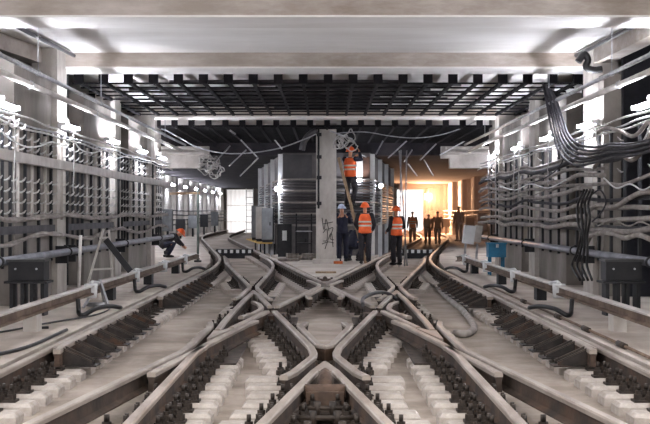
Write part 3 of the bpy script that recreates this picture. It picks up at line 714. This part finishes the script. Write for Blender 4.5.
# ---------------------------------------------------------------- people
def skinmesh(name, joints, edges, radii, m):
    me = bpy.data.meshes.new(name); me.from_pydata(joints, edges, []); me.update()
    o = bpy.data.objects.new(name, me); C.objects.link(o)
    md = o.modifiers.new('skin', 'SKIN')
    sv = me.skin_vertices[0].data
    for i, r in enumerate(radii):
        sv[i].radius = r if isinstance(r, tuple) else (r, r)
        sv[i].use_root = (i == 0)
    sb = o.modifiers.new('sub', 'SUBSURF'); sb.levels = 1; sb.render_levels = 1
    dg = bpy.context.evaluated_depsgraph_get()
    nm = bpy.data.meshes.new_from_object(o.evaluated_get(dg))
    bpy.data.objects.remove(o); bpy.data.meshes.remove(me)
    nm.name = name; nm.materials.clear(); nm.materials.append(m)
    for p in nm.polygons: p.use_smooth = True
    return nm
BASE = dict(pel=(0,0,.95), waist=(0,0,1.08), chest=(0,.0,1.30), neck=(0,0,1.47), chin=(0,.02,1.55), mid=(0,.015,1.63), top=(0,.0,1.70), nose=(0,.115,1.61),
            sr=(.185,0,1.41), er=(.245,-.02,1.13), wr=(.255,.08,.89), sl=(-.185,0,1.41), el=(-.245,-.02,1.13), wl=(-.255,.08,.89),
            hr=(.095,0,.90), kr=(.105,.02,.50), ar=(.105,-.02,.09), tr=(.115,.14,.04), hl=(-.095,0,.90), kl=(-.105,.02,.50), al=(-.105,-.02,.09), tl=(-.115,.14,.04))
def person(label, loc, head, pose, jacket=navy_m, trousers=char_m, vest=None, helmet=None, hair=None, scale=1.0):
    J = dict(BASE); J.update(pose)
    R = Matrix.Rotation(head, 3, 'Z')
    J = {k: (R @ Vector(v))*scale for k, v in J.items()}
    names = ['pel','waist','chest','neck','chin','mid','top','nose','sr','er','wr','sl','el','wl','hr','kr','ar','tr','hl','kl','al','tl']
    idx = {n: i for i, n in enumerate(names)}
    V = [J[n] for n in names]
    rad = dict(pel=.11,waist=.10,chest=.115,neck=.05,chin=.062,mid=.082,top=.062,nose=.014,sr=.055,er=.04,wr=.028,sl=.055,el=.04,wl=.028,hr=.085,kr=.055,ar=.042,tr=.035,hl=.085,kl=.055,al=.042,tl=.035)
    Rr = [rad[n]*scale for n in names]
    E = [(idx[a],idx[b]) for a,b in (('pel','waist'),('waist','chest'),('chest','neck'),('neck','chin'),('chin','mid'),('mid','top'),('mid','nose'),('chest','sr'),('sr','er'),('er','wr'),('chest','sl'),('sl','el'),('el','wl'),('pel','hr'),('hr','kr'),('kr','ar'),('ar','tr'),('pel','hl'),('hl','kl'),('kl','al'),('al','tl'))]
    side_v = R @ Vector((1,0,0))
    for e, w_, s_ in (('er','wr',1),('el','wl',-1)):       # hands: palm, four fingers and a thumb
        d = (J[w_]-J[e]).normalized(); n_ = d.cross(side_v)
        if n_.length < .1: n_ = d.orthogonal()
        n_.normalize()
        palm = J[w_]+d*.055*scale; V.append(palm); Rr.append((.036*scale,.018*scale)); ip = len(V)-1; E.append((idx[w_],ip))
        for q, L in enumerate((.07,.08,.076,.06)):
            off = n_*(.027-.018*q)*scale
            a = palm+d*.045*scale+off; b_ = a+d*L*.5*scale+side_v*-s_*.012*scale; c_ = a+d*L*.8*scale+side_v*-s_*.04*scale
            V += [a,b_,c_]; Rr += [.009*scale,.0085*scale,.007*scale]; j = len(V)-3; E += [(ip,j),(j,j+1),(j+1,j+2)]
        a = palm+n_*.04*scale; b_ = a+d*.04*scale+n_*.012*scale
        V += [a,b_]; Rr += [.011*scale,.008*scale]; j = len(V)-2; E += [(ip,j),(j,j+1)]
    o = bpy.data.objects.new('person', skinmesh('person', V, E, Rr, skin_m)); C.objects.link(o); o.location = loc
    props(o, label, 'person')
    def cl(nm, mb, m, par=o, lab=None):
        q = bpy.data.objects.new(nm, mb.mesh(nm, m)); C.objects.link(q); q.parent = par
        if lab: q['label'] = lab
        return q
    s = scale; Fv = R @ Vector((0,1,0))
    def torso(a, n=14):
        c = [J['pel']-(J['waist']-J['pel'])*.8, J['pel'], J['waist'], J['chest'], J['chest'].lerp(J['neck'],.62), J['chest'].lerp(J['neck'],.95)]
        return MB().tube(c, [(.115+a)*s,(.128+a)*s,(.12+a)*s,(.128+a)*s,(.095+a)*s,(.06+a)*s], n, [(.165+a)*s,(.168+a)*s,(.158+a)*s,(.185+a)*s,(.165+a)*s,(.07+a)*s], up=Fv)
    jk = torso(0)
    for a_, b_, c_ in (('sr','er','wr'),('sl','el','wl')):
        jk.ball(J[a_],.078*s,10,6)
        jk.tube([J[a_],J[a_].lerp(J[b_],.5),J[b_],J[b_].lerp(J[c_],.5),J[c_].lerp(J[b_],.05)],[.075*s,.066*s,.06*s,.052*s,.044*s],10)
    cl('jacket', jk, jacket)
    tr = MB().tube([J['pel']+(J['waist']-J['pel'])*.4,J['pel'],J['hr'].lerp(J['hl'],.5)-Vector((0,0,.07*s))],[.118*s,.128*s,.105*s],14,[.155*s,.168*s,.15*s],up=Fv)
    for a_, b_, c_ in (('hr','kr','ar'),('hl','kl','al')):
        tr.tube([J[a_],J[a_].lerp(J[b_],.5),J[b_],J[b_].lerp(J[c_],.5),J[c_]],[.108*s,.096*s,.08*s,.074*s,.07*s],10)
    cl('trousers', tr, trousers)
    for a_, t_ in (('ar','tr'),('al','tl')):
        A = J[a_]; T_ = J[t_]; D = (T_-A); D.z = 0; D = D.normalized() if D.length > 1e-4 else Fv
        cl('boot', MB().tube([A+Vector((0,0,.12*s)),A+Vector((0,0,.02*s))],[.062*s,.06*s],10).tube([A-D*.07*s-Vector((0,0,.045*s)),A+D*.02*s-Vector((0,0,.035*s)),A+D*.13*s-Vector((0,0,.045*s)),A+D*.2*s-Vector((0,0,.06*s))],[.04*s,.052*s,.042*s,.022*s],10,[.045*s,.052*s,.054*s,.035*s],up=(0,0,1)), boot_m)
    if vest:
        vm = MB()
        c = [J['pel']-(J['waist']-J['pel'])*.5, J['pel'], J['waist'], J['chest'], J['chest'].lerp(J['neck'],.62), J['chest'].lerp(J['neck'],.85)]
        a = .014
        vm.tube(c,[(.12+a)*s,(.13+a)*s,(.123+a)*s,(.13+a)*s,(.1+a)*s,(.075+a)*s],16,[(.168+a)*s,(.172+a)*s,(.165+a)*s,(.188+a)*s,(.155+a)*s,(.1+a)*s],up=Fv)
        vo = cl('vest', vm, vest)
        for u in (.12, .62):
            p = J['waist'].lerp(J['chest'],u); dd = (J['chest']-J['waist']).normalized()*.025*s
            cl('reflective_band', MB().tube([p-dd,p+dd],[.15*s,.15*s],16,[(.19+.012*u)*s,(.19+.012*u)*s],up=Fv), reflect_m, vo)
    hd = (J['top']-J['chin']).normalized(); hc = J['mid'].lerp(J['top'],.35)
    if helmet:
        hm = MB(); Q = Vector((0,0,1)).rotation_difference(hd).to_matrix()
        a = MB().ball((0,0,0),(.125*s,.145*s,.135*s),14,6,True); hm.add([hc+Q@R@v for v in a.v], a.f, True)
        a = MB().tube([(0,.02*s,-.012*s),(0,.02*s,.004*s)],[.15*s,.145*s],16,[.185*s,.18*s],up=(1,0,0)); 
        hm.add([hc+Q@R@v for v in a.v], a.f, True)
        h = cl('hard_hat', hm, helmet)
        a = MB().tube([(0,-.13*s,.05*s),(0,-.05*s,.128*s),(0,.05*s,.128*s),(0,.13*s,.05*s)],.012*s,6)
        cl('hat_ridge', MB().add([hc+Q@R@v for v in a.v], a.f, True), helmet, h)
    elif hair:
        cl('hair', MB().ball(hc-Fv*.012*s+hd*.0,(.09*s,.1*s,.1*s),12,6,True), hair)
    return o
GR = lambda px, py_feet, py_head: 0
BACK = 0.0   # facing away from the camera (+Y)
person('worker in orange vest and hard hat standing high on the ladder beside the column', (.74,36.85,1.55), -.55,
       dict(wr=(.12,.34,1.62),er=(.26,.2,1.40),wl=(-.10,.36,1.45),el=(-.24,.2,1.25),kr=(.11,.10,.52),ar=(.1,-.02,.12),tr=(.1,.12,.07),mid=(0,.03,1.63)), navy_m, char_m, orange_m, helmet_m)
person('worker in orange vest and hard hat standing at the ladder foot with back turned', (1.15,36.0,-.1), -.06,
       dict(wr=(.22,.22,.98),er=(.27,-.03,1.14),wl=(-.2,.22,1.0),el=(-.27,-.03,1.15)), char_m, char_m, orange_m, helmet_m)
person('worker in orange vest standing on the track beside the brown block corner', (2.15,37.6,-.2), .5,
       dict(wr=(.2,.26,1.05),er=(.27,.0,1.15),wl=(-.22,.2,1.02)), char_m, char_m, orange_m, helmet_m)
person('worker in navy with a white hard hat half hidden between column and ladder', (.53,37.8,-.1), .2,
       dict(wr=(.15,.36,1.25),er=(.27,.12,1.2),wl=(-.1,.38,1.2),el=(-.26,.12,1.2),chest=(0,.04,1.28),neck=(0,.07,1.44),chin=(0,.11,1.51),mid=(0,.12,1.59),top=(0,.11,1.66),nose=(0,.22,1.56)), navy_m, navy_m, None, whelmet_m)
person('worker in navy crouching behind the ladder near the column', (.88,38.3,-.1), -.5,
       dict(pel=(0,-.12,.50),waist=(0,-.06,.62),chest=(0,.12,.80),neck=(0,.22,.94),chin=(0,.27,1.0),mid=(0,.29,1.07),top=(0,.29,1.13),nose=(0,.39,1.04),sr=(.18,.18,.88),sl=(-.18,.18,.88),er=(.24,.34,.7),el=(-.24,.34,.7),wr=(.16,.5,.6),wl=(-.16,.5,.6),hr=(.1,-.1,.46),hl=(-.1,-.1,.46),kr=(.2,.26,.5),kl=(-.2,.26,.5),ar=(.16,-.02,.09),al=(-.16,-.02,.09),tr=(.18,.15,.04),tl=(-.18,.15,.04)), navy_m, navy_m, None, None, char_m)
person('distant worker in orange vest standing before the bright tunnel mouth', (4.62,66,-.3), .1, {}, char_m, char_m, orange_m, None, char_m)
person('distant stooping worker in dark clothes next to the far orange vest', (5.42,66,-.3), -.2,
       dict(chest=(0,.18,1.24),neck=(0,.3,1.36),chin=(0,.36,1.41),mid=(0,.39,1.48),top=(0,.4,1.55),nose=(0,.49,1.44),sr=(.18,.22,1.32),sl=(-.18,.22,1.32),er=(.22,.32,1.05),el=(-.22,.32,1.05),wr=(.18,.42,.84),wl=(-.18,.42,.84)), char_m, char_m, None, None, char_m)
person('distant worker in tan jacket walking along the track in the warm glare', (5.95,66,-.3), 0,
       dict(kr=(.1,.14,.52),ar=(.1,.08,.1),tr=(.1,.23,.05),al=(-.1,-.18,.12),tl=(-.1,-.06,.04)), tan_m, char_m, None, None, char_m)
person('distant worker in plum jacket standing by the white cabinet', (6.75,63,-.05), .4, {}, purple_m, char_m, None, None, char_m)
person('worker in dark clothes and orange hard hat crouching at the end of the hook-covered wall', (-5.05,40,-.05), -1.25,
       dict(pel=(0,-.14,.42),waist=(0,-.04,.52),chest=(0,.17,.66),neck=(0,.31,.73),chin=(0,.38,.72),mid=(0,.43,.77),top=(0,.47,.82),nose=(0,.52,.71),sr=(.18,.23,.70),sl=(-.18,.23,.70),er=(.22,.36,.5),el=(-.22,.36,.5),wr=(.15,.5,.38),wl=(-.15,.5,.38),hr=(.1,-.12,.4),hl=(-.1,-.12,.4),kr=(.2,.2,.46),kl=(-.2,.2,.46),ar=(.16,-.02,.09),al=(-.16,-.02,.09),tr=(.18,.15,.04),tl=(-.18,.15,.04)), char_m, navy_m, None, helmet_m)

# ---------------------------------------------------------------- loose equipment
for sx in (-1, 1):
    w = side[sx]; x0, x1 = sorted((sx*4.36, sx*3.87))
    t = thing('junction_box', 'black junction box on a legged stand in front of the %s' % w, 'junction box', ((x0+x1)/2,17.4,WZ), 'black junction boxes')
    part('body', MB().box(x0,x1,17.2,17.55,.44,.70), black_m, t)
    part('lid', MB().box(x0-.02,x1+.02,17.17,17.58,.70,.73), mat('black_lid_sheen',(62,61,62),(46,45,47),5,.45), t)
    part('tray', MB().box(x0-.05,x1+.05,17.16,17.59,.40,.43), black_m, t)
    for x in (x0+.03,x0+.18,x1-.18,x1-.03): part('leg', MB().box(x-.025,x+.025,17.25,17.5,WZ,.40), black_m, t)
    for x in (x0+.1,x1-.1): part('stud', MB().tube([(x,17.2,.6),(x,17.185,.6)],.015,8), galv_m, t)
t = thing('tool_box', 'teal blue box on a small stand beside the pale contact rail end', 'box', (3.95,28.7,WZ))
part('body', MB().prism([(3.73,28.5),(4.13,28.5),(4.13,28.9),(3.73,28.9)],.36,.66), blue_m, t)
part('lid', MB().box(3.71,4.15,28.48,28.92,.66,.69), blue_m, t)
for x in (3.78,4.08):
    for y in (28.55,28.85): part('leg', MB().box(x-.02,x+.02,y-.02,y+.02,WZ,.36), blue_m, t)
part('latch', MB().box(3.9,3.96,28.48,28.5,.58,.66), galv_m, t)
t = thing('control_cabinet', 'white tilted control cabinet on a metal stand at the contact rail end', 'cabinet', (4.02,34.2,WZ))
Rt = Matrix.Rotation(.14,3,'Y')
part('body', MB().obox((3.92,34.1,.78),(.3,.3,.5),Rt), white_m, t)
part('door', MB().obox((4.17,34.1,.80),(.18,.26,.46),Rt), pale_m, t)
for x,y in ((3.8,34.0),(4.12,34.0),(3.8,34.25),(4.12,34.25)): part('leg', MB().bar((x,y,WZ),(x+.04,y,.54),.03,.03), galv_m, t)
t = thing('trestle', 'folding trestle of pale and dark planks standing by the hook-covered wall', 'trestle', (-3.75,21.2,WZ))
part('leg', MB().bar((-4.05,21.0,WZ),(-3.72,21.0,1.1),.07,.03), pale_m, t)
part('leg', MB().bar((-3.62,21.4,WZ),(-3.70,21.4,1.08),.06,.03), pale_m, t)
part('brace', MB().bar((-3.72,21.2,.92),(-3.3,21.2,.38),.04,.1), black_m, t, 'dark slanting plank')
part('crossbar', MB().bar((-3.75,20.9,.95),(-3.72,21.5,.95),.05,.03), pale_m, t)
part('rung', MB().bar((-3.92,21.0,.42),(-3.63,21.4,.42),.03,.03), pale_m, t)
t = thing('spotlight_stand', 'low grey metal clamp stand on the walkway just below the trestle', 'stand', (-3.4,19,WZ))
for a,b in (((-3.62,18.7,WZ),(-3.42,19.0,.35)),((-3.25,18.8,WZ),(-3.42,19.0,.35)),((-3.42,19.4,WZ),(-3.42,19.0,.35))): part('leg', MB().bar(a,b,.035,.03), galv_m, t)
part('clamp', MB().tube([(-3.58,18.85,-.01),(-3.3,18.8,-.01)],.035,8), galv_m, t)
solo('leaning_pole', 'pale pole leaning on the pipe clamp of the hook-covered wall', 'pole', MB().tube([(-4.3,21.8,WZ),(-4.28,21.9,.98)],.03,8), pale_m)
for sx, ys in ((-1,(22.7,)),(1,(22.7,28.5))):
    for j, y in enumerate(ys):
        solo('timber_plank', ('yellow plank lying in the wall recess behind the trestle' if sx<0 else '%s yellow plank lying in a recess of the cable-hung wall' % ('nearer','farther')[j]), 'plank',
             MB().box(*sorted((sx*4.85,sx*5.1)),y+.02,y+1.5,.50,.62), yellow_m, 'yellow planks in the recesses')
t = thing('gauge_post', 'tall thin post with a wooden crossbar standing on the hook side track curve', 'post', (-3.68,36.2,WZ))
part('pole', MB().tube([(-3.68,36.2,WZ),(-3.68,36.2,2.06)],.035,8), mat('greenish_post',(128,140,132),(102,112,106),4,.7), t)
part('crossbar', MB().bar((-3.62,36.2,1.95),(-4.5,36.2,1.93),.06,.07), wood_m, t)
part('base', MB().box(-3.78,-3.58,36.1,36.3,WZ,WZ+.05), black_m, t)
for j,(x,x2) in enumerate(((399,401),(405,407),(408,400))):
    p = at(x,266,38.5); q = at(x2,150,38.5); p.z = -.28; p.y += .2*j; q.y += .2*j
    solo('scaffold_tube', '%s thin steel tube standing on the track beside the workers in orange vests' % ('first','second','third')[j], 'tube', MB().tube([p,q],.022,7), galv_m, 'standing steel tubes')
# point-machine bars across the far tracks
for sx in (-1,1):
    k = -sx
    y = 46; cx = far_center(y)*(1 if sx<0 else -1)
    t = thing('switch_bar', 'black switch bar with pale blocks across the far track toward the %s' % side[sx], 'switch bar', (cx,y,FZ), 'switch bars')
    part('bar', MB().box(cx-.68,cx+.68,y-.1,y+.1,FZ,.04), black_m, t)
    for i in range(6): part('block', MB().box(cx-.6+i*.22,cx-.49+i*.22,y-.12,y-.1,-.1,.02), white_m, t)
# scaffold ladder at the far portal, clutter along the far hook-side wall
for sx in (-1,1):
    x = sx*5.9; y = 98
    t = thing('scaffold_tower', 'tall lattice scaffold tower beside the far tunnel mouth toward the %s' % side[sx], 'scaffold', (x,y,FZ), 'scaffold frames')
    for dx in (-.28,.28): part('post', MB().tube([(x+dx,y,FZ),(x+dx,y,3.3)],.03,6), galv_m, t)
    for i in range(7): part('rung', MB().tube([(x-.28,y,.1+i*.5),(x+.28,y,.1+i*.5)],.025,6), galv_m, t)
    for j, (y, x) in enumerate(((58,8.2),(63,8.2),(69,8.25),(75,8.2),(82,8.2),(90,8.2))):
        h = random.uniform(.9,1.7)
        t = thing('trackside_box', '%s dark equipment post along the far tunnel wall toward the %s' % (nth(j+1), side[sx]), 'equipment box', (sx*x,y,WZ), 'equipment along the far walls')
        part('body', MB().box(*sorted((sx*x,sx*(x-.5))),y,y+.4,WZ+.5,WZ+h), greybox_m if j%2 else black_m, t)
        part('post', MB().box(*sorted((sx*(x-.2),sx*(x-.3))),y+.1,y+.3,WZ,WZ+.5), black_m, t)
    for j in range(4):
        z = .75+j*.26
        solo('far_cable', '%s cable from the bottom along the far tunnel wall toward the %s' % (nth(j+1), side[sx]), 'cable',
             MB().tube([(sx*8.3,44.6,z),(sx*8.28,60,z+.05*math.sin(j)),(sx*8.3,75,z-.05),(sx*8.28,92,z),(sx*8.3,105,z)],.035,6), darkcable_m, 'cables on the far walls')
    for j, y in enumerate((39,42,46,50,54,58,63,68,74,80,86,92,99) if sx < 0 else (39,42,48)):  # lamps added to brighten the far tunnel walls and lintels
        t = thing('tube_lamp', '%s added tube lamp brightening the far tunnel wall toward the %s' % (nth(j+1), side[sx]), 'lamp', (sx*8.2,y,2.9), 'added far tube lamps')
        part('wall_mount', MB().box(*sorted((sx*8.345,sx*8.31)),y-.05,y+.05,2.95,3.05), white_m, t)
        part('housing', MB().box(*sorted((sx*8.345,sx*8.29)),y-.6,y+.6,2.85,2.95), white_m, t)
        part('tube', MB().tube([(sx*8.25,y-.55,2.9),(sx*8.25,y+.55,2.9)],.04,6), tube_m, t)
# far plastic sheet at the hook-side tunnel mouth
t = thing('plastic_sheet', 'white plastic sheet on battens closing the far tunnel mouth on the hook side', 'sheet', (-7.2,106.3,FZ))
ms = bpy.data.materials.new('translucent_sheet'); ms.use_nodes = True; nt = ms.node_tree; nt.nodes.clear()
o_ = nt.nodes.new('ShaderNodeOutputMaterial'); tl = nt.nodes.new('ShaderNodeBsdfTranslucent'); tl.inputs['Color'].default_value = (.95,.95,.98,1)
nt.links.new(tl.outputs[0], o_.inputs['Surface'])
v = []; f = []; nn = 24
for i in range(nn+1):
    for j in range(9):
        v.append((-8.34+2.28*i/nn, 106.3+.04*math.sin(i*1.7)+.02*math.sin(j*2+i), FZ+.005+3.63*j/8))
f = [(i*9+j,(i+1)*9+j,(i+1)*9+j+1,i*9+j+1) for i in range(nn) for j in range(8)]
part('sheet', MB().add(v,f,True), ms, t)
for z in (.6,2.0): part('batten', MB().box(-8.34,-6.06,106.2,106.24,z,z+.04), pale_m, t)
# flood lamp on the cable side
fl_ = thing('flood_lamp', 'blazing warm flood lamp on a post in the tunnel on the cable side', 'lamp', (7.25,88,FZ))
part('post', MB().tube([(7.25,88,FZ),(7.25,88,2.4)],.04,8), black_m, fl_)
part('reflector', MB().box(7.0,7.5,87.98,88.1,2.3,2.75), black_m, fl_)
part('glass', MB().box(7.03,7.47,87.93,87.975,2.33,2.72), lamp_m, fl_)

# ---------------------------------------------------------------- haze in the cable-side tunnel
hz = MB().prism([(2.4,47),(8.3,47),(8.3,105),(6.05,105),(3.8,60)], FZ+.01, 3.4)
vm = bpy.data.materials.new('dusty_air'); vm.use_nodes = True; nt = vm.node_tree; nt.nodes.clear()
o_ = nt.nodes.new('ShaderNodeOutputMaterial'); vs_ = nt.nodes.new('ShaderNodeVolumeScatter'); vs_.inputs['Density'].default_value = .015; vs_.inputs['Color'].default_value = (1,.74,.6,1); vs_.inputs['Anisotropy'].default_value = .2
nt.links.new(vs_.outputs[0], o_.inputs['Volume'])
solo('dust_haze', 'glowing dusty haze filling the tunnel on the cable side', 'haze', hz, vm, None, 'stuff')

def lamp(name, kind, loc, energy, color, size=.2, rot=None):
    l = bpy.data.lights.new(name, kind); l.energy = energy; l.color = color
    if kind == 'POINT': l.shadow_soft_size = size
    if kind == 'SPOT': l.shadow_soft_size = size; l.spot_size = 2.4; l.spot_blend = .6
    o = bpy.data.objects.new(name, l); C.objects.link(o); o.location = loc
    if rot: o.rotation_euler = rot
    return o
lamp('flood_lamp_light', 'SPOT', (7.25,87.85,2.5), 2700, (1,.47,.24), .2, (math.radians(88),0,math.radians(180+6)))

# ---------------------------------------------------------------- world, camera, colour
wd = bpy.data.worlds.new('world'); bpy.context.scene.world = wd; wd.use_nodes = True
bg = wd.node_tree.nodes['Background']; bg.inputs['Color'].default_value = (1,.985,.97,1); bg.inputs['Strength'].default_value = .44
cam = bpy.data.cameras.new('camera'); cam.sensor_width = 36; cam.lens = 36*F/650; cam.shift_y = 1/650.0; cam.clip_end = 400
co = bpy.data.objects.new('camera', cam); C.objects.link(co); co.location = (0,0,H); co.rotation_euler = (math.pi/2,0,0)
sc = bpy.context.scene; sc.camera = co
vs = sc.view_settings; vs.view_transform = 'Standard'; vs.look = 'None'; vs.gamma = 1; vs.use_curve_mapping = False; vs.exposure = 2.7
sc.cycles.max_bounces = 8; sc.cycles.diffuse_bounces = 5; sc.cycles.volume_bounces = 1
sc.cycles.use_denoising = True
